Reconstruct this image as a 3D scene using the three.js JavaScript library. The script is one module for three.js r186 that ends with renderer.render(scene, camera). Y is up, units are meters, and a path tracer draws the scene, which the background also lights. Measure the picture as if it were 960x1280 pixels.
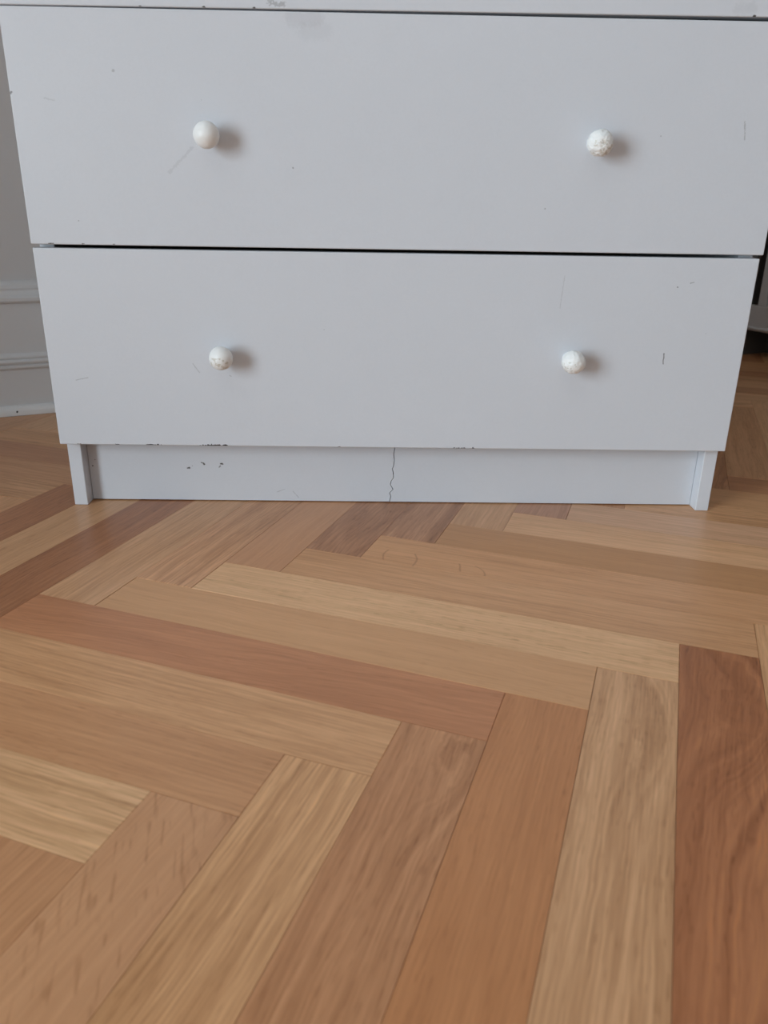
import * as THREE from 'three';
import { RoundedBoxGeometry } from 'three/addons/geometries/RoundedBoxGeometry.js';
import { mergeGeometries, mergeVertices } from 'three/addons/utils/BufferGeometryUtils.js';
import { RectAreaLightUniformsLib } from 'three/addons/lights/RectAreaLightUniformsLib.js';

// ------------------------------------------------------------------ camera, sky, daylight, exposure
const scene = new THREE.Scene();
const camera = new THREE.PerspectiveCamera(65.708, 960 / 1280, 0.02, 40);
camera.rotation.set(-0.37696, -0.01947, 0.0167, 'YXZ');
camera.position.set(-0.03023, 0.36239, 0.91271);
camera.focus = 0.95;
camera.userData.fStop = 9;
camera.updateMatrixWorld(true);
const renderer = new THREE.WebGLRenderer();
renderer.toneMapping = THREE.LinearToneMapping;
renderer.toneMappingExposure = 1.0;
renderer.shadowMap.enabled = true;
RectAreaLightUniformsLib.init();
scene.background = new THREE.Color().setRGB(0.80, 0.90, 1.06);      // even overcast sky
const DAY = new THREE.Color().setRGB(0.78, 0.95, 1.06), DAY_POWER = 13.1;

// ------------------------------------------------------------------ helpers
function rng(seed) { let s = seed >>> 0; return () => { s = (s + 0x6D2B79F5) >>> 0; let t = Math.imul(s ^ (s >>> 15), 1 | s); t = (t + Math.imul(t ^ (t >>> 7), 61 | t)) ^ t; return ((t ^ (t >>> 14)) >>> 0) / 4294967296; }; }
const used = new Map();
function numbered(name) { const n = used.get(name) ?? 0; used.set(name, n + 1); return n ? name + '_' + String(n).padStart(3, '0') : name; }
function shade(m) { m.castShadow = true; m.receiveShadow = true; return m; }
function obj(name, geo, mat, parent = scene) { const m = shade(new THREE.Mesh(geo, mat)); m.name = numbered(name); parent.add(m); return m; }
function thing(name, label, category, group) { const o = new THREE.Group(); o.name = numbered(name); o.userData = { label, category }; if (group) o.userData.group = group; scene.add(o); return o; }
function structure(o) { o.userData.kind = 'structure'; return o; }
const box = (w, h, d, x = 0, y = 0, z = 0) => new THREE.BoxGeometry(w, h, d).translate(x, y, z);
const rbox = (w, h, d, r, x = 0, y = 0, z = 0) => new RoundedBoxGeometry(w, h, d, 2, r).translate(x, y, z);
const std = (o) => new THREE.MeshStandardMaterial(o);
const lin = (r, g, b) => new THREE.Color().setRGB(r, g, b);
const fromPhoto = (r, g, b) => new THREE.Color().setRGB(r / 255, g / 255, b / 255, THREE.SRGBColorSpace);
function hash(x, y, s) { let h = Math.imul(x, 374761393) ^ Math.imul(y, 668265263) ^ Math.imul(s, 1442695041); h = Math.imul(h ^ (h >>> 13), 1274126177); return ((h ^ (h >>> 16)) >>> 0) / 4294967296; }
function noise(x, y, s) {
  const xi = Math.floor(x), yi = Math.floor(y), fx = x - xi, fy = y - yi, u = fx * fx * (3 - 2 * fx), v = fy * fy * (3 - 2 * fy);
  const a = hash(xi, yi, s), b = hash(xi + 1, yi, s), c = hash(xi, yi + 1, s), d = hash(xi + 1, yi + 1, s);
  return a + (b - a) * u + (c - a) * v + (a - b - c + d) * u * v;
}
const fbm = (x, y, s) => noise(x, y, s) * 0.57 + noise(x * 2.1, y * 2.1, s + 7) * 0.29 + noise(x * 4.3, y * 4.3, s + 13) * 0.14 - 0.5;
const toSRGB = (c) => c <= 0 ? 0 : c >= 1 ? 1 : c <= 0.0031308 ? 12.92 * c : 1.055 * Math.pow(c, 1 / 2.4) - 0.055;
function texture(w, h, data, colour, aniso = 8) {
  const t = new THREE.DataTexture(data, w, h, THREE.RGBAFormat);
  if (colour) t.colorSpace = THREE.SRGBColorSpace;
  t.magFilter = THREE.LinearFilter; t.minFilter = THREE.LinearMipmapLinearFilter; t.generateMipmaps = true; t.anisotropy = aniso;
  t.wrapS = t.wrapT = THREE.ClampToEdgeWrapping; t.needsUpdate = true; return t;
}

// ------------------------------------------------------------------ the room's frame: e runs along the back wall to the right, n out of it into the room
const ROOM_TURN = 0.428, ORIGIN = new THREE.Vector3(-0.6296, 0, -0.4460);
const E_DIR = new THREE.Vector3(Math.cos(ROOM_TURN), 0, -Math.sin(ROOM_TURN)), N_DIR = new THREE.Vector3(Math.sin(ROOM_TURN), 0, Math.cos(ROOM_TURN));
const E0 = -2.6, E1 = 2.70, N0 = -0.03, N1 = 4.6, H = 2.6, T = 0.14;
function inRoom(o) { o.position.copy(ORIGIN); o.rotation.y = ROOM_TURN; return o; }
const roomToWorld = (e, y, n) => ORIGIN.clone().addScaledVector(E_DIR, e).addScaledVector(N_DIR, n).setY(y);

// ------------------------------------------------------------------ wood grain: an atlas of 32 strips, each one plank's face
const AW = 2048, AH = 2048, SW = 1024, SH = 128, PL = 0.45815, PW = 0.06466;
const STRIPS = [];
{
  const r = rng(11);
  for (let i = 0; i < 32; i++) STRIPS.push({ seed: 100 + i * 17, slant: (r() - 0.5) * 0.05, ring: 5 + r() * 6, wa: 5 + r() * 9, ringAmp: 0.06 + r() * 0.07, pore: 0.10 + r() * 0.10, fine: 0.09, broad: 0.10, fleck: 0, edge: 0, swirl: null, cath: null });
  const set = (i, o) => Object.assign(STRIPS[i], o);
  set(0, { pore: 0.16, ringAmp: 0.05, broad: 0.06, ring: 9, wa: 5 });                                                   // pale, short dark pores
  set(1, { ringAmp: 0.03, pore: 0.05, broad: 0.08, fine: 0.05 });                                                       // plain
  set(2, { ringAmp: 0.07, pore: 0.08, broad: 0.14, wa: 13, slant: 0.09 });                                              // reddish with slanted dark streaks
  set(3, { ringAmp: 0.12, pore: 0.08, ring: 7, wa: 4, fine: 0.12 });                                                    // streaked straight
  set(4, { ringAmp: 0.07, fine: 0.10, pore: 0.07, wa: 6 });
  set(5, { ringAmp: 0.24, ring: 5, pore: 0.20, fine: 0.12, slant: -0.10, swirl: [78, 14, 22, 50], wa: 15, broad: 0.14 });          // dark red plank, curling figure
  set(6, { ringAmp: 0.13, ring: 6, pore: 0.14, fine: 0.13, swirl: [70, 22, 15, 42], wa: 7 });                           // pale plank with small figure at its head
  set(7, { ringAmp: 0.04, pore: 0.10, broad: 0.12, fine: 0.08 });                                                       // plain orange
  set(8, { ringAmp: 0.16, ring: 5, pore: 0.15, fine: 0.12, swirl: [26, 19, 17, 42], wa: 8, broad: 0.16 });              // knotty figure at the head
  set(9, { ringAmp: 0.17, ring: 9, pore: 0.14, fine: 0.16, wa: 5, broad: 0.08 });                                       // strongly streaked
  set(10, { ringAmp: 0.05, pore: 0.06, fleck: 0.22, broad: 0.06, fine: 0.06 });                                                     // slanted dark flecks
  set(11, { ringAmp: 0.10, ring: 7, pore: 0.13, fleck: 0 });
  set(12, { ringAmp: 0.06, pore: 0.08, cracks: true });                                                                 // two curved hair marks
  set(13, { ringAmp: 0.17, ring: 8, pore: 0.20, fine: 0.14, wa: 16, cath: [40, 30] });                                  // dark plank with arched grain
  set(14, { ringAmp: 0.20, ring: 9, pore: 0.18, fine: 0.14, wa: 4, edge: 0.22 });                                       // streaked, dark along one edge
  set(15, { ringAmp: 0.12, ring: 6, pore: 0.20, fine: 0.13, wa: 6 });                                                   // dark pores
}
const grainColour = new Uint8Array(AW * AH * 4), grainHeight = new Uint8Array(AW * AH * 4);
for (let i = 0; i < 32; i++) {
  const p = STRIPS[i], s = p.seed, x0 = (i & 1) * SW, y0 = (i >> 1) * SH;
  for (let py = 0; py < SH; py++) for (let px = 0; px < SW; px++) {
    const X = px / SW * 458, Y = py / SH * 64.7;
    let w = fbm(X / 110, Y / 34, s) * p.wa + fbm(X / 30, Y / 12, s + 3) * p.wa * 0.22 + p.slant * X;
    let t = (Y + w) / p.ring, amp = 1;
    if (p.swirl) {
      const [cx, cy, ry, rx] = p.swirl, dx = (X - cx + w) / rx, dy = (Y - cy + w * 0.6) / ry, q = Math.exp(-(dx * dx + dy * dy) * 0.55);
      t = t * (1 - q) + (Math.sqrt(dx * dx + dy * dy + 0.5) * ry / p.ring * 1.7 + 3 + fbm(X / 14, Y / 9, s + 71) * 1.6) * q; amp += q * 0.9;
    }
    if (p.cath) { const dy = (Y - 32) / 22; t = (X * 0.16 - dy * dy * p.cath[0] * 0.35 + w * 0.8) / p.ring * Math.max(0, 1 - X / 300) + t * Math.min(1, X / 300); }
    const ring = noise(t, X / 260, s + 21) * 0.65 + noise(t * 2.7, X / 140, s + 23) * 0.35 - 0.5;
    const Yw = Y + w * 0.8, fine = noise(X / 46, Yw / 1.5, s + 31) - 0.5, finer = noise(X / 18, Yw / 0.8, s + 33) - 0.5;
    let pore = Math.max(0, noise(X / 10, Yw / 1.05, s + 41) - 0.66) / 0.34 * (0.45 + Math.max(0, -ring) * 2.2);
    if (p.fleck) { const u = X * 0.86 - Y * 0.50, v = X * 0.50 + Y * 0.86; pore += p.fleck / 0.06 * Math.max(0, noise(u / 13, v / 2.0, s + 51) - 0.70) * 2.2; }
    const broad = fbm(X / 170, Y / 26, s + 61);
    let d = p.ringAmp * ring * 1.5 * amp + p.fine * fine * 1.3 + p.fine * finer * 0.8 - p.pore * pore * 1.25 + p.broad * broad;
    if (p.edge) d -= p.edge * Math.max(0, 1 - Math.abs(Y - 58) / 5) * (0.7 + fine);
    if (p.cracks) for (const [xa, ya, xb, yb, bend] of [[24, 34, 27, 60, -3], [54, 34, 61, 64, 3], [105, 40, 111, 58, 0], [122, 39, 137, 59, 4]]) {
      const k = (Y - ya) / (yb - ya), at = xa + (xb - xa) * k + bend * Math.sin(k * Math.PI) + fbm(Y / 9, xa, s) * 1.5;
      if (k > 0 && k < 1) d -= 0.24 * Math.max(0, 1 - Math.abs(X - at) / 1.5);
    }
    const o = ((y0 + py) * AW + x0 + px) * 4, base = 0.72;
    grainColour[o] = 255 * toSRGB(base * Math.exp(d * 1.4)); grainColour[o + 1] = 255 * toSRGB(base * Math.exp(d * 1.8)); grainColour[o + 2] = 255 * toSRGB(base * Math.exp(d * 2.3)); grainColour[o + 3] = 255;
    const hgt = Math.max(0, Math.min(255, 200 + fine * 50 - pore * 120));
    grainHeight[o] = grainHeight[o + 1] = grainHeight[o + 2] = hgt; grainHeight[o + 3] = 255;
  }
}
const grainMap = texture(AW, AH, grainColour, true), grainBump = texture(AW, AH, grainHeight, false);

// ------------------------------------------------------------------ the floor: herringbone planks in a satin lacquer
const ANG = 0.35816, A_DIR = [Math.cos(ANG), Math.sin(ANG)], B_DIR = [-Math.sin(ANG), Math.cos(ANG)], C1 = [0.24522, 0.30708];
const WOOD = 0.72, FLOOR_GAIN = [1.86, 1.60, 1.32];
const woodMats = new Map();
function wood(rgb) {
  const key = rgb.join();
  if (!woodMats.has(key)) {
    const c = fromPhoto(...rgb), k = 0.93 / WOOD;
    woodMats.set(key, new THREE.MeshPhysicalMaterial({ color: lin(c.r * k * FLOOR_GAIN[0], c.g * k * FLOOR_GAIN[1], c.b * k * FLOOR_GAIN[2]), map: grainMap, bumpMap: grainBump, bumpScale: 0.00006, roughness: 0.42, clearcoat: 0.2, clearcoatRoughness: 0.22 }));
  }
  return woodMats.get(key);
}
const floor = structure(inRoom(obj('floor', box(E1 - E0 + 2 * T, 0.12, N1 - N0 + 2 * T, (E0 + E1) / 2, -0.0815, (N0 + N1) / 2), std({ color: lin(0.05, 0.03, 0.018), roughness: 0.9 }))));
// tones seen on single planks: [rgb, strip, flip]; A planks run across the picture, B planks towards the camera
const TONES = {
  'A-4,0': [[172, 140, 116], 4, 0], 'A-3,0': [[178, 144, 114], 4, 1], 'A-2,0': [[158, 121, 88], 1, 0], 'A-1,0': [[170, 132, 100], 12, 0], 'A0,0': [[168, 131, 99], 4, 0],
  'A1,0': [[184, 152, 120], 0, 0], 'A2,0': [[171, 135, 102], 1, 0], 'A3,0': [[154, 109, 79], 2, 0], 'A4,0': [[170, 134, 102], 3, 0], 'A5,0': [[161, 123, 92], 7, 0],
  'A6,0': [[170, 138, 107], 9, 1], 'A7,0': [[148, 107, 77], 11, 0],
  'B0,0': [[166, 130, 98], 9, 0], 'B1,0': [[137, 91, 61], 5, 0], 'B2,0': [[167, 133, 103], 6, 0], 'B3,0': [[156, 111, 76], 7, 0], 'B4,0': [[153, 113, 83], 8, 0],
  'B5,0': [[165, 129, 96], 9, 0], 'B6,0': [[163, 126, 97], 10, 0], 'B7,0': [[156, 118, 88], 11, 0],
  'B3,-1': [[167, 133, 104], 3, 1], 'B2,-1': [[163, 126, 97], 9, 1], 'B1,-1': [[164, 126, 98], 1, 1], 'B0,-1': [[142, 105, 80], 13, 1], 'B-1,-1': [[146, 110, 86], 14, 1],
  'B-2,-1': [[166, 132, 104], 4, 1], 'B-3,-1': [[150, 114, 94], 11, 1], 'B4,-1': [[134, 93, 65], 15, 1], 'B5,-1': [[163, 130, 101], 11, 1], 'B6,-1': [[140, 99, 72], 15, 0],
  'B7,-1': [[168, 132, 102], 3, 1], 'A6,-1': [[160, 125, 96], 9, 0], 'A5,-1': [[158, 122, 94], 4, 1], 'A4,-1': [[150, 112, 86], 7, 0],
};
const PALETTE = [[166, 130, 98], [158, 120, 88], [170, 137, 106], [148, 108, 78], [162, 126, 95], [152, 114, 84], [174, 141, 110]];
const toWorld = (a, b) => [C1[0] + a * A_DIR[0] + b * B_DIR[0], C1[1] + a * A_DIR[1] + b * B_DIR[1]];
function plankGeometry(a0, a1, b0, b1, along, strip, flip, top, tilt) {
  // a convex plank with a small chamfer round its top face, cut to the room
  const gap = 0.00012, cut = 0.00035;
  let pts = [[a0 + gap, b0 + gap], [a1 - gap, b0 + gap], [a1 - gap, b1 - gap], [a0 + gap, b1 - gap]].map(([a, b]) => ({ a, b }));
  for (const p of pts) { const [x, z] = toWorld(p.a, p.b), dx = x - ORIGIN.x, dz = z - ORIGIN.z; p.e = dx * E_DIR.x + dz * E_DIR.z; p.n = dx * N_DIR.x + dz * N_DIR.z; }
  const clip = (key, lim, sign) => {
    const out = [];
    for (let i = 0; i < pts.length; i++) {
      const p = pts[i], q = pts[(i + 1) % pts.length], dp = (p[key] - lim) * sign, dq = (q[key] - lim) * sign;
      if (dp >= 0) out.push(p);
      if (dp * dq < 0) { const t = dp / (dp - dq), o = {}; for (const k of ['a', 'b', 'e', 'n']) o[k] = p[k] + (q[k] - p[k]) * t; out.push(o); }
    }
    pts = out;
  };
  clip('e', E0 + 0.001, 1); clip('e', E1 - 0.001, -1); clip('n', 0.0, 1); clip('n', N1 - 0.001, -1);
  if (pts.length < 3) return null;
  const ca = pts.reduce((s, p) => s + p.e, 0) / pts.length, cb = pts.reduce((s, p) => s + p.n, 0) / pts.length;
  const ring = (inset, y) => pts.map((p) => { const de = p.e - ca, dn = p.n - cb, L = Math.hypot(de, dn) || 1; return { ...p, e: p.e - de / L * inset * 1.5, n: p.n - dn / L * inset * 1.5, y: y + (inset >= 0 ? tilt * dn : 0) }; });
  const rt = ring(cut, top), rm = ring(0, top - cut), rb = ring(0, -0.0205);
  const pos = [], nor = [], uv = [];
  const sx = (strip & 1) * 0.5, sy = (strip >> 1) / 16;
  const uvOf = (p) => { let u = along === 'a' ? (p.a - a0) / (a1 - a0) : (p.b - b0) / (b1 - b0), v = along === 'a' ? (p.b - b0) / (b1 - b0) : 1 - (p.a - a0) / (a1 - a0); if (flip) { u = 1 - u; v = 1 - v; } u = Math.min(0.995, Math.max(0.005, u)); v = Math.min(0.98, Math.max(0.02, v)); return [sx + u * 0.5, sy + v / 16]; };
  const tri = (p, q, r) => {
    const P = [p, q, r].map((o) => new THREE.Vector3(o.e, o.y, o.n)), N = P[1].clone().sub(P[0]).cross(P[2].clone().sub(P[0])).normalize();
    P.forEach((v, i) => { pos.push(v.x, v.y, v.z); nor.push(N.x, N.y, N.z); uv.push(...uvOf([p, q, r][i])); });
  };
  const n = pts.length;
  for (let i = 1; i < n - 1; i++) tri(rt[0], rt[i + 1], rt[i]);
  for (let i = 0; i < n; i++) { const j = (i + 1) % n; tri(rt[i], rt[j], rm[j]); tri(rt[i], rm[j], rm[i]); tri(rm[i], rm[j], rb[j]); tri(rm[i], rb[j], rb[i]); }
  const g = new THREE.BufferGeometry();
  g.setAttribute('position', new THREE.Float32BufferAttribute(pos, 3)); g.setAttribute('normal', new THREE.Float32BufferAttribute(nor, 3)); g.setAttribute('uv', new THREE.Float32BufferAttribute(uv, 2));
  return g;
}
function seen(a0, a1, b0, b1) {               // does the photograph show any of this plank?
  for (let i = 0; i <= 6; i++) for (let j = 0; j <= 6; j++) {
    const [x, z] = toWorld(a0 + (a1 - a0) * i / 6, b0 + (b1 - b0) * j / 6);
    const e = (x - ORIGIN.x) * E_DIR.x + (z - ORIGIN.z) * E_DIR.z, n = (x - ORIGIN.x) * N_DIR.x + (z - ORIGIN.z) * N_DIR.z;
    if (n < 0 || e > E1 || e < E0) continue;
    const v = new THREE.Vector3(x, 0, z).project(camera);
    if (v.z > 1 || Math.abs(v.x) > 1.0 || Math.abs(v.y) > 1.0) continue;
    const c = camera.position, t = (-0.036 - c.z) / (z - c.z);                 // where the line of sight crosses the chest's front
    if (z < -0.036) { const X = c.x + (x - c.x) * t, Y = c.y - c.y * t; if (Math.abs(X) < 0.39 && Y > 0) continue; }
    if (Math.abs(x) < 0.39 && z < -0.04) continue;
    return true;
  }
  return false;
}
{
  const r = rng(5), rest = [];
  let count = 0;
  for (let m = -9; m <= 9; m++) for (let k = -60; k <= 60; k++) for (const kind of ['A', 'B']) {
    const ca = -(k - 1) * PW + m * PL, cb = (k - 1) * PW + m * PL;
    const [a0, a1, b0, b1] = kind === 'A' ? [ca - PL, ca, cb, cb + PW] : [ca, ca + PW, cb, cb + PL];
    const [x, z] = toWorld((a0 + a1) / 2, (b0 + b1) / 2), e = (x - ORIGIN.x) * E_DIR.x + (z - ORIGIN.z) * E_DIR.z, n = (x - ORIGIN.x) * N_DIR.x + (z - ORIGIN.z) * N_DIR.z;
    if (e < E0 - 0.3 || e > E1 + 0.3 || n < N0 - 0.3 || n > N1 + 0.3) continue;
    const q = rng(((k + 100) * 73 + (m + 20) * 9176 + (kind === 'A' ? 1 : 2)) * 2654435), tone = TONES[kind + k + ',' + m];
    const pick = PALETTE[Math.floor(q() * PALETTE.length)], strip = tone ? tone[1] : Math.floor(q() * 32), flip = tone ? tone[2] : q() > 0.5 ? 1 : 0;
    const g = plankGeometry(a0, a1, b0, b1, kind === 'A' ? 'a' : 'b', strip, flip, -q() * 0.00012, (q() - 0.5) * 0.002);
    if (!g) continue;
    if (count < 295 && seen(a0, a1, b0, b1)) { count++; obj('plank', g, wood(tone ? tone[0] : pick), floor); }
    else rest.push(g);
  }
  if (rest.length) { const o = obj('outlying_planks', mergeGeometries(rest), wood([162, 126, 95]), floor); o.userData.kind = 'stuff'; }
  console.log('planks in view', count, 'rest', rest.length);
}

// ------------------------------------------------------------------ walls, ceiling, skirting
const wallPaint = std({ color: lin(0.70, 0.685, 0.68), roughness: 0.75 }), trimPaint = std({ color: lin(0.74, 0.735, 0.735), roughness: 0.5 }), ceilingPaint = std({ color: lin(0.78, 0.78, 0.78), roughness: 0.9 });
const wall = (name, g) => structure(inRoom(obj(name, g, wallPaint)));
const midE = (E0 + E1) / 2, midN = (N0 + N1) / 2, lenE = E1 - E0, lenN = N1 - N0;
wall('wall_back', box(lenE + 2 * T, H, T, midE, H / 2, N0 - T / 2));
const BREAST = { e: -1.2, n: 0.98 };                                     // the chimney breast left of the alcove: shades the wall beside the chest
wall('wall_breast', box(BREAST.e - E0 + T, H, BREAST.n - N0 + 0.01, (BREAST.e + E0 - T) / 2, H / 2, (BREAST.n + N0 - 0.01) / 2));
wall('wall_right', box(T, H, lenN, E1 + T / 2, H / 2, midN));
function pierced(len, u0, u1, v0, v1) {                                   // a wall slab with one opening, lying in its own x-y plane
  const s = new THREE.Shape([new THREE.Vector2(0, 0), new THREE.Vector2(len, 0), new THREE.Vector2(len, H), new THREE.Vector2(0, H)]);
  s.holes.push(new THREE.Path([new THREE.Vector2(u0, v0), new THREE.Vector2(u0, v1), new THREE.Vector2(u1, v1), new THREE.Vector2(u1, v0)]));
  return new THREE.ExtrudeGeometry(s, { depth: T, bevelEnabled: false });
}
const W1 = { u0: 1.05, u1: 2.45, v0: 0.06, v1: 1.7 };                    // on the left wall, measured along n from N0
{ const g = pierced(lenN, W1.u0, W1.u1, W1.v0, W1.v1); g.rotateY(-Math.PI / 2); g.translate(E0, 0, N0); wall('wall_left', g); }
wall('wall_front', box(lenE + 2 * T, H, T, midE, H / 2, N1 + T / 2));
structure(inRoom(obj('ceiling', box(lenE + 2 * T, 0.12, lenN + 2 * T, midE, H + 0.06, midN), ceilingPaint)));
const glass = new THREE.MeshPhysicalMaterial({ color: lin(1, 1, 1), roughness: 0, transmission: 1, thickness: 0, ior: 1.5 });
function windowIn(name, w, h, place, power) {                             // frame, two casements, glass and the daylight that comes in
  const o = new THREE.Group(); o.name = name; structure(o); place(o); scene.add(o);
  const f = 0.055, d = 0.07;
  obj('window_frame', mergeGeometries([box(w, f, d, 0, -h / 2 + f / 2), box(w, f, d, 0, h / 2 - f / 2), box(f, h - 2 * f, d, -w / 2 + f / 2), box(f, h - 2 * f, d, w / 2 - f / 2), box(0.07, h - 2 * f, d)]), trimPaint, o);
  for (const s of [-1, 1]) obj('pane', box(w / 2 - f - 0.035, h - 2 * f, 0.004, s * (w / 4 - f / 2 + 0.0175)), glass, o);
  const l = new THREE.RectAreaLight(DAY, power, w - 2 * f, h - 2 * f); l.position.set(0, 0, 0.045); l.rotation.y = Math.PI; l.name = name + '_daylight'; o.add(l);
}
windowIn('window_1', W1.u1 - W1.u0, W1.v1 - W1.v0, (o) => { o.position.copy(roomToWorld(E0 - 0.06, (W1.v0 + W1.v1) / 2, N0 + (W1.u0 + W1.u1) / 2)); o.rotation.y = ROOM_TURN + Math.PI / 2; }, DAY_POWER);
{
  // skirting board profile (n, y), n measured out of the wall face
  const run = (P) => {
    const g = new THREE.ExtrudeGeometry(new THREE.Shape(P.map(([n, y]) => new THREE.Vector2(n, y))), { depth: E1 - BREAST.e - 0.004, bevelEnabled: false });
    g.rotateY(Math.PI / 2); g.scale(1, 1, -1);                            // depth along +x, profile x along +z
    const n = g.attributes.position.count;
    for (let i = 0; i < n; i += 3) for (const at of Object.values(g.attributes)) { const k = at.itemSize; for (let c = 0; c < k; c++) { const t = at.array[(i + 1) * k + c]; at.array[(i + 1) * k + c] = at.array[(i + 2) * k + c]; at.array[(i + 2) * k + c] = t; } }
    g.computeVertexNormals(); g.translate(BREAST.e + 0.002, 0, N0); return g;
  };
  const board = run([[0, 0.0002], [0.0178, 0.0002], [0.0180, 0.0775], [0.0205, 0.0790], [0.0222, 0.0815], [0.0222, 0.0845], [0.0200, 0.0862], [0.0200, 0.0872], [0.0228, 0.0885], [0.0238, 0.0915], [0.0228, 0.0945], [0.0202, 0.0955], [0.0202, 0.0965], [0.0218, 0.0985], [0.0210, 0.1015], [0.0180, 0.1040], [0.0160, 0.1055],
    [0.0160, 0.1880], [0.0195, 0.1895], [0.0215, 0.1925], [0.0215, 0.1975], [0.0190, 0.2005], [0.0170, 0.2020], [0.0150, 0.2055], [0.0128, 0.2085], [0.0128, 0.2110], [0.0135, 0.2120], [0.0120, 0.2170], [0.0080, 0.2210], [0.0040, 0.2235], [0, 0.2240]]);
  const b = structure(inRoom(obj('baseboard_back', board, trimPaint)));
  const shoe = obj('shoe_moulding', run([[0.0178, 0.0002], [0.0300, 0.0002], [0.0300, 0.0035], [0.0290, 0.0082], [0.0266, 0.0125], [0.0228, 0.0152], [0.0180, 0.0160]]), std({ color: lin(0.86, 0.85, 0.84), roughness: 0.4 }), b);
  shoe.userData.label = 'quarter round moulding in fresher white paint';
  obj('nail_hole', new THREE.CylinderGeometry(0.0016, 0.0016, 0.0012, 10).rotateX(Math.PI / 2).translate(-0.0155, 0.0072, 0.0292 + N0), std({ color: lin(0.03, 0.025, 0.02), roughness: 0.9 }), shoe);
}

// ------------------------------------------------------------------ the chest of drawers
function paintedBoard(w, h, marks, seed, px) {
  const W = px, Hh = Math.max(64, Math.round(px * h / w)), d = new Uint8Array(W * Hh * 4);
  for (let y = 0; y < Hh; y++) for (let x = 0; x < W; x++) {
    const X = x / W * w, Y = y / Hh * h, o = (y * W + x) * 4;
    const v = 1 + fbm(X * 9, Y * 9, seed) * 0.02 + fbm(X * 60, Y * 60, seed + 5) * 0.012 + (noise(X * 500, Y * 500, seed + 9) - 0.5) * 0.012;
    let c = [0.97 * v, 0.97 * v, 0.97 * v];
    d[o] = 255 * toSRGB(c[0]); d[o + 1] = 255 * toSRGB(c[1]); d[o + 2] = 255 * toSRGB(c[2]); d[o + 3] = 255;
  }
  for (const [x0, y0, x1, y1, rad, dark, rough = 0.5] of marks) {         // scuffs and chips, metres from the board's lower left corner
    const R = rad * (1 + rough) + 0.002, ax = Math.min(x0, x1) - R, bx = Math.max(x0, x1) + R, ay = Math.min(y0, y1) - R, by = Math.max(y0, y1) + R;
    for (let y = Math.max(0, Math.floor(ay / h * Hh)); y < Math.min(Hh, by / h * Hh); y++) for (let x = Math.max(0, Math.floor(ax / w * W)); x < Math.min(W, bx / w * W); x++) {
      const X = (x + 0.5) / W * w, Y = (y + 0.5) / Hh * h, dx = x1 - x0, dy = y1 - y0, L = dx * dx + dy * dy, t = L ? Math.max(0, Math.min(1, ((X - x0) * dx + (Y - y0) * dy) / L)) : 0;
      const dist = Math.hypot(X - x0 - dx * t, Y - y0 - dy * t) + (noise(X * 700, Y * 700, seed + 33) - 0.5) * rad * rough * 2, k = Math.max(0, Math.min(1, (rad - dist) / (rad * 0.5))) * dark, o = (y * W + x) * 4;
      d[o] *= 1 - k; d[o + 1] *= 1 - k * 1.03; d[o + 2] *= 1 - k * 1.06;
    }
  }
  return texture(W, Hh, d, true);
}
const CHEST = lin(0.68, 0.685, 0.715);
const white = std({ color: CHEST, roughness: 0.42 }), rawBoard = std({ color: lin(0.30, 0.24, 0.17), roughness: 0.85 }), drawerSides = std({ color: lin(0.22, 0.19, 0.15), roughness: 0.8 });
const boardMat = (map) => std({ color: CHEST, map, roughness: 0.40 });
const chest = thing('chest_of_drawers', 'white painted chest of drawers with round knobs standing on the herringbone floor', 'chest of drawers');
const DEPTH = 0.40, ZF = -0.017, HT = 0.775, PT = 0.0166;
for (const s of [-1, 1]) obj('side_panel', rbox(PT, HT - 0.018, DEPTH, 0.0012, s * 0.3985 - s * PT / 2, (HT - 0.018) / 2, ZF - DEPTH / 2), white, chest);
obj('top', rbox(0.806, 0.018, DEPTH + 0.02, 0.0015, 0, HT - 0.009, ZF + 0.01 - DEPTH / 2), white, chest);
obj('back_panel', box(0.764, HT - 0.03, 0.004, 0, (HT - 0.03) / 2 + 0.01, ZF - DEPTH + 0.004), rawBoard, chest);
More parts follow.
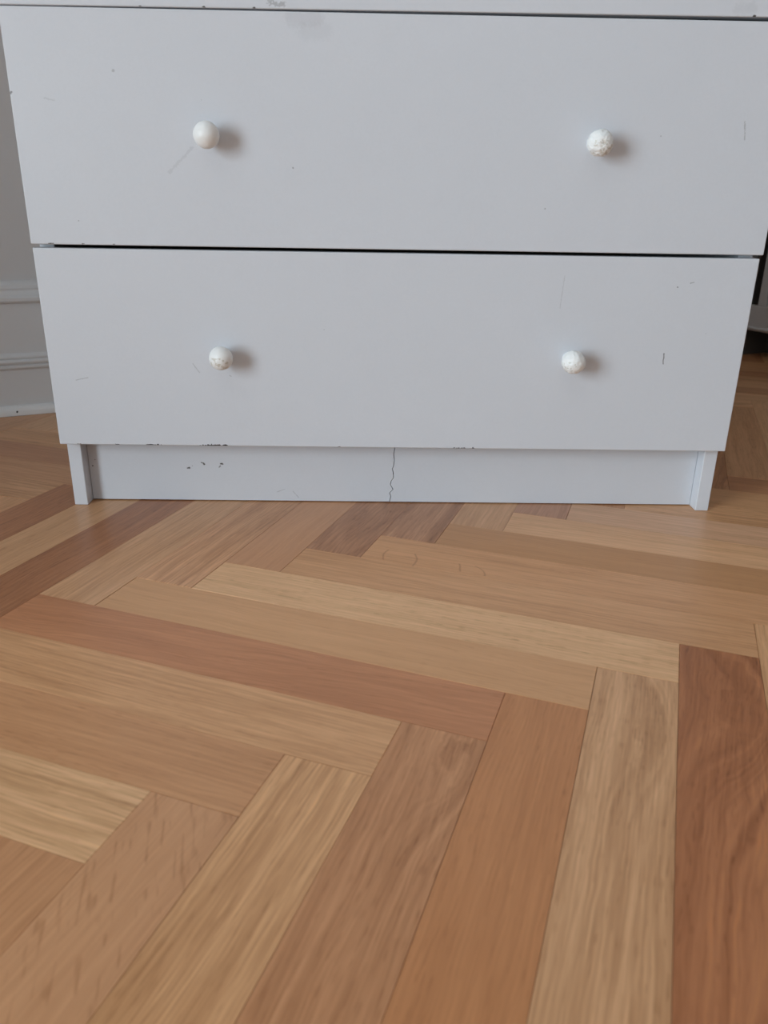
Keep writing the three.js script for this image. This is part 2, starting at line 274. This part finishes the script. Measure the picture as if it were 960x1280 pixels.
{ // the plinth board, cracked through in a wavy line
  const crack = [[0.0006, 0.0800], [0.0003, 0.0726], [-0.0009, 0.0643], [0.0002, 0.057], [-0.0007, 0.0496], [-0.0021, 0.0453], [-0.0008, 0.0400], [-0.0004, 0.0337], [-0.0034, 0.0293], [-0.0043, 0.0245], [-0.0016, 0.0197], [-0.0008, 0.0178], [-0.0031, 0.0155], [-0.0051, 0.0132], [-0.0035, 0.0088], [-0.0049, 0.0014]];
  const xl = -0.3814, xr = 0.3814, half = 0.00042, y0 = 0.0014, y1 = 0.0800;
  const marksL = [[-0.3772, 0.0454, -0.3772, 0.0454, 0.0014, 0.45], [-0.3733, 0.0538, -0.3733, 0.0538, 0.0009, 0.4], [-0.2592, 0.0434, -0.2568, 0.0440, 0.0012, 0.6], [-0.2530, 0.0466, -0.2530, 0.0466, 0.0008, 0.4], [-0.2415, 0.0512, -0.2402, 0.0506, 0.0007, 0.5], [-0.2388, 0.0499, -0.2380, 0.0490, 0.0011, 0.6], [-0.2172, 0.0500, -0.2145, 0.0497, 0.0010, 0.6], [-0.2196, 0.0452, -0.2180, 0.0470, 0.0009, 0.4], [-0.148, 0.013, -0.138, 0.017, 0.0005, 0.14], [-0.128, 0.014, -0.121, 0.006, 0.0005, 0.14]];
  const map = paintedBoard(xr - xl, y1, marksL.map(([a, b, c, d, e, f]) => [a - xl, b, c - xl, d, e, f]), 71, 1536);
  for (const s of [-1, 1]) {
    const edge = crack.map(([x, y]) => new THREE.Vector2(x + s * half, y)), pts = s < 0 ? [new THREE.Vector2(xl, y1), new THREE.Vector2(xl, y0), ...edge.slice().reverse()] : [new THREE.Vector2(xr, y0), new THREE.Vector2(xr, y1), ...edge];
    const g = new THREE.ExtrudeGeometry(new THREE.Shape(pts), { depth: 0.014, bevelEnabled: false });
    const p = g.attributes.position, uv = g.attributes.uv;
    for (let i = 0; i < p.count; i++) uv.setXY(i, (p.getX(i) - xl) / (xr - xl), p.getY(i) / y1);
    g.translate(0, 0, -0.0355 - 0.014);
    obj('plinth_board', g, boardMat(map), chest).userData.label = s < 0 ? 'left length of the plinth with chipped paint' : 'right length of the plinth past the crack';
  }
  obj('bottom_shelf', box(0.7645, 0.012, DEPTH - 0.06, 0, 0.0885, ZF - 0.03 - (DEPTH - 0.06) / 2), rawBoard, chest);
}
// drawers
const knobPaint = std({ color: lin(1, 1, 1), vertexColors: true, roughness: 0.45 });
function knobGeometry(seed, rough) {                                      // a turned ball on a short neck, its white paint lumpy and here and there chipped
  const R = 0.0131, Z = 0.0205;
  let ball = new THREE.IcosahedronGeometry(R, 18); ball.deleteAttribute('uv'); ball.deleteAttribute('normal'); ball = mergeVertices(ball, 1e-6);
  const p = ball.attributes.position, col = new Float32Array(p.count * 3);
  for (let i = 0; i < p.count; i++) {
    const x = p.getX(i) / R, y = p.getY(i) / R, z = p.getZ(i) / R;
    const n3 = (f, q) => (noise(x * f + z * f * 0.7 + 40, y * f - z * f * 0.5 + 40, seed + q) + noise(y * f + z * f * 0.8 + 60, x * f * 0.9 - z * f * 0.3 + 60, seed + q + 3)) / 2 - 0.5;
    const low = Math.max(0, 0.25 - y) * Math.max(0, z), chip = rough > 0.8 && n3(3.2, 11) > 0.03 && low > 0.08 && n3(8, 17) > -0.02;
    const k = 1 + (n3(1.6, 0) * 0.05 + n3(4.5, 7) * 0.05 + n3(10, 23) * 0.03 * Math.max(0, rough - 0.6)) * rough - (chip ? 0.012 * rough : 0);
    p.setXYZ(i, p.getX(i) * k, p.getY(i) * k, p.getZ(i) * k * 0.98 + Z);
    const c = chip ? [0.66, 0.62, 0.55] : [0.89, 0.875, 0.845]; col.set(c, i * 3);
  }
  ball.setAttribute('color', new THREE.BufferAttribute(col, 3)); ball.computeVertexNormals();
  const neck = new THREE.LatheGeometry([[0.0085, 0], [0.0085, 0.0015], [0.0068, 0.003], [0.0060, 0.006], [0.0064, 0.0095], [0.0040, 0.0120]].map(([x, y]) => new THREE.Vector2(x, y)), 32).rotateX(Math.PI / 2);
  neck.deleteAttribute('uv'); neck.setAttribute('color', new THREE.BufferAttribute(new Float32Array(neck.attributes.position.count * 3).fill(0.87), 3));
  return mergeGeometries([ball.toNonIndexed(), neck.toNonIndexed()]);
}
function drawer(x0, x1, y0, y1, marks, knobs, seed, label, lean = 0) {
  const w = x1 - x0, h = y1 - y0, cx = (x0 + x1) / 2, cy = (y0 + y1) / 2;
  const g = new RoundedBoxGeometry(w, h, 0.0165, 3, 0.0013), p = g.attributes.position, uv = g.attributes.uv;
  for (let i = 0; i < p.count; i++) { const flat = Math.abs(g.attributes.normal.getY(i)) > 0.9; uv.setXY(i, (p.getX(i) + w / 2) / w, flat ? 0.62 : (p.getY(i) + h / 2) / h); }
  const map = paintedBoard(w, h, marks.map(([a, b, c, d, ...r]) => [a - x0, b - y0, c - x0, d - y0, ...r]), seed, 2048);
  const d = obj('drawer', g, boardMat(map), chest);
  d.position.set(cx, cy, -0.00825); d.rotation.z = lean; d.userData.label = label;
  obj('drawer_box', mergeGeometries([box(0.012, 0.16, 0.34, -0.36, 0, -0.18), box(0.012, 0.16, 0.34, 0.36, 0, -0.18), box(0.71, 0.16, 0.012, 0, 0, -0.345), box(0.71, 0.16, 0.012, 0, 0, -0.0145), box(0.71, 0.005, 0.318, 0, -0.07, -0.18)].map((q) => q.translate(-cx, 0, 0))), drawerSides, d);
  knobs.forEach(([x, y, s, r]) => { const k = obj('knob', knobGeometry(s, r), knobPaint, d); k.position.set(x - cx, y - cy, 0.00825); });
  return d;
}
const low = [[0.3073, 0.2005, 0.3080, 0.1890, 0.0008, 0.42], [0.3118, 0.2748, 0.3118, 0.2748, 0.0011, 0.55], [0.3255, 0.2793, 0.3295, 0.2803, 0.0006, 0.22], [0.184, 0.285, 0.1821, 0.2503, 0.0006, 0.07], [-0.0839, 0.2227, -0.0839, 0.2227, 0.0008, 0.2], [-0.371, 0.1614, -0.3568, 0.1644, 0.0006, 0.14], [0.352, 0.224, 0.352, 0.224, 0.0008, 0.15], [-0.1935, 0.1690, -0.1920, 0.1680, 0.0006, 0.12], [-0.235, 0.182, -0.228, 0.172, 0.0007, 0.10]];
{ const r = rng(77); for (const [xa, xb, n] of [[-0.2960, -0.2800, 6], [-0.2330, -0.2030, 11], [-0.3330, -0.3310, 2], [-0.377, -0.375, 2], [-0.0690, -0.0675, 1], [0.0700, 0.0830, 5], [0.0930, 0.0940, 1], [-0.204, -0.202, 4]]) for (let i = 0; i < n; i++) { const x = xa + (xb - xa) * (n > 1 ? i / (n - 1) : 0.5) + (r() - 0.5) * 0.0012; low.push([x - 0.0005, 0.0840 + r() * 0.0006, x + 0.0006, 0.0840 + r() * 0.0006, 0.0007 + r() * 0.0007, 0.72, 0.8]); } }
const up = [[0.3567, 0.4423, 0.3599, 0.425, 0.0007, 0.16], [0.2708, 0.4273, 0.2708, 0.4273, 0.0008, 0.18], [-0.3465, 0.3346, -0.3465, 0.3346, 0.0010, 0.28], [-0.2932, 0.4781, -0.2932, 0.4781, 0.0018, 0.14], [-0.1148, 0.3904, -0.1148, 0.3904, 0.0009, 0.25], [-0.112, 0.5265, -0.088, 0.5275, 0.009, 0.035, 0.2], [-0.098, 0.516, -0.080, 0.517, 0.010, 0.02, 0.2], [-0.2447, 0.3845, -0.2194, 0.4079, 0.0018, 0.045], [-0.2063, 0.4529, -0.2063, 0.4529, 0.0008, 0.16], [0.1555, 0.3543, 0.1555, 0.3543, 0.0008, 0.22], [-0.3985, 0.4569, -0.4000, 0.4560, 0.0012, 0.35], [-0.382, 0.3110, -0.376, 0.3112, 0.0005, 0.6], [-0.345, 0.3110, -0.343, 0.3112, 0.0006, 0.6], [-0.312, 0.3110, -0.310, 0.3112, 0.0005, 0.5], [-0.366, 0.452, -0.356, 0.450, 0.001, 0.06]];
const top = [[0.3480, 0.5356, 0.3490, 0.5352, 0.0012, 0.7], [0.3690, 0.5356, 0.3710, 0.5354, 0.0012, 0.7], [0.331, 0.541, 0.345, 0.543, 0.006, 0.03, 0.3], [-0.20, 0.5356, -0.198, 0.5354, 0.0009, 0.6], [-0.262, 0.5356, -0.261, 0.5354, 0.0009, 0.5], [-0.150, 0.5354, -0.149, 0.5354, 0.0012, 0.7], [-0.135, 0.540, -0.120, 0.539, 0.002, 0.15, 0.9]];
drawer(-0.4000, 0.3990, 0.0838, 0.3064, low, [[-0.1985, 0.1925, 3, 1.0], [0.1985, 0.1932, 5, 1.8]], 31, 'bottom drawer with chipped lower edge');
drawer(-0.4010, 0.4022, 0.3100, 0.5328, up, [[-0.1998, 0.4193, 7, 0.7], [0.2025, 0.4184, 9, 1.9]], 41, 'middle drawer with a scuff at its upper edge');
drawer(-0.4015, 0.4020, 0.5349, 0.7535, top, [[-0.2, 0.645, 11, 1], [0.2, 0.645, 13, 1]], 51, 'uppermost drawer seen only along its lower edge', 0.0036);

// ------------------------------------------------------------------ the slatted panel at the right edge of the picture
{
  const grey = std({ color: lin(0.62, 0.60, 0.59), roughness: 0.55 });
  const t = thing('slatted_panel', 'grey slatted panel with solid bottom rail behind the right side of the chest', 'panel');
  inRoom(t);
  const e = 1.688, n0 = 0.012, n1 = 1.3, yb = 0.066, yr = 0.128, yt = 0.72;
  obj('bottom_rail', rbox(0.018, yr - yb, n1 - n0, 0.003, e + 0.009, (yr + yb) / 2, (n0 + n1) / 2), grey, t);
  obj('bead', new THREE.CylinderGeometry(0.005, 0.005, n1 - n0, 14).rotateX(Math.PI / 2).translate(e + 0.001, yb + 0.007, (n0 + n1) / 2), grey, t);
  obj('top_rail', rbox(0.018, 0.06, n1 - n0, 0.003, e + 0.009, yt - 0.03, (n0 + n1) / 2), grey, t);
  obj('top_board', rbox(0.112, 0.018, n1 - n0 + 0.02, 0.003, e + 0.054, yt + 0.0095, (n0 + n1) / 2), grey, t);
  for (let n = n0 + 0.0415; n < n1 - 0.02; n += 0.041) obj('slat', rbox(0.016, yt - 0.06 - yr + 0.002, 0.0235, 0.003, e + 0.009, (yr + yt - 0.06) / 2, n + 0.01175), grey, t);
  obj('back_board', box(0.012, yt, n1 - n0, e + 0.106, yt / 2, (n0 + n1) / 2), std({ color: lin(0.10, 0.085, 0.075), roughness: 0.8 }), t);
  const dark = std({ color: lin(0.10, 0.085, 0.075), roughness: 0.8 });
  obj('end_board', box(0.105, yt, 0.010, e + 0.0725, yt / 2, n0 + 0.005), dark, t);
  obj('end_board', rbox(0.100, yt, 0.018, 0.002, e + 0.060, yt / 2, n1 + 0.009), grey, t);
}

renderer.render(scene, camera);
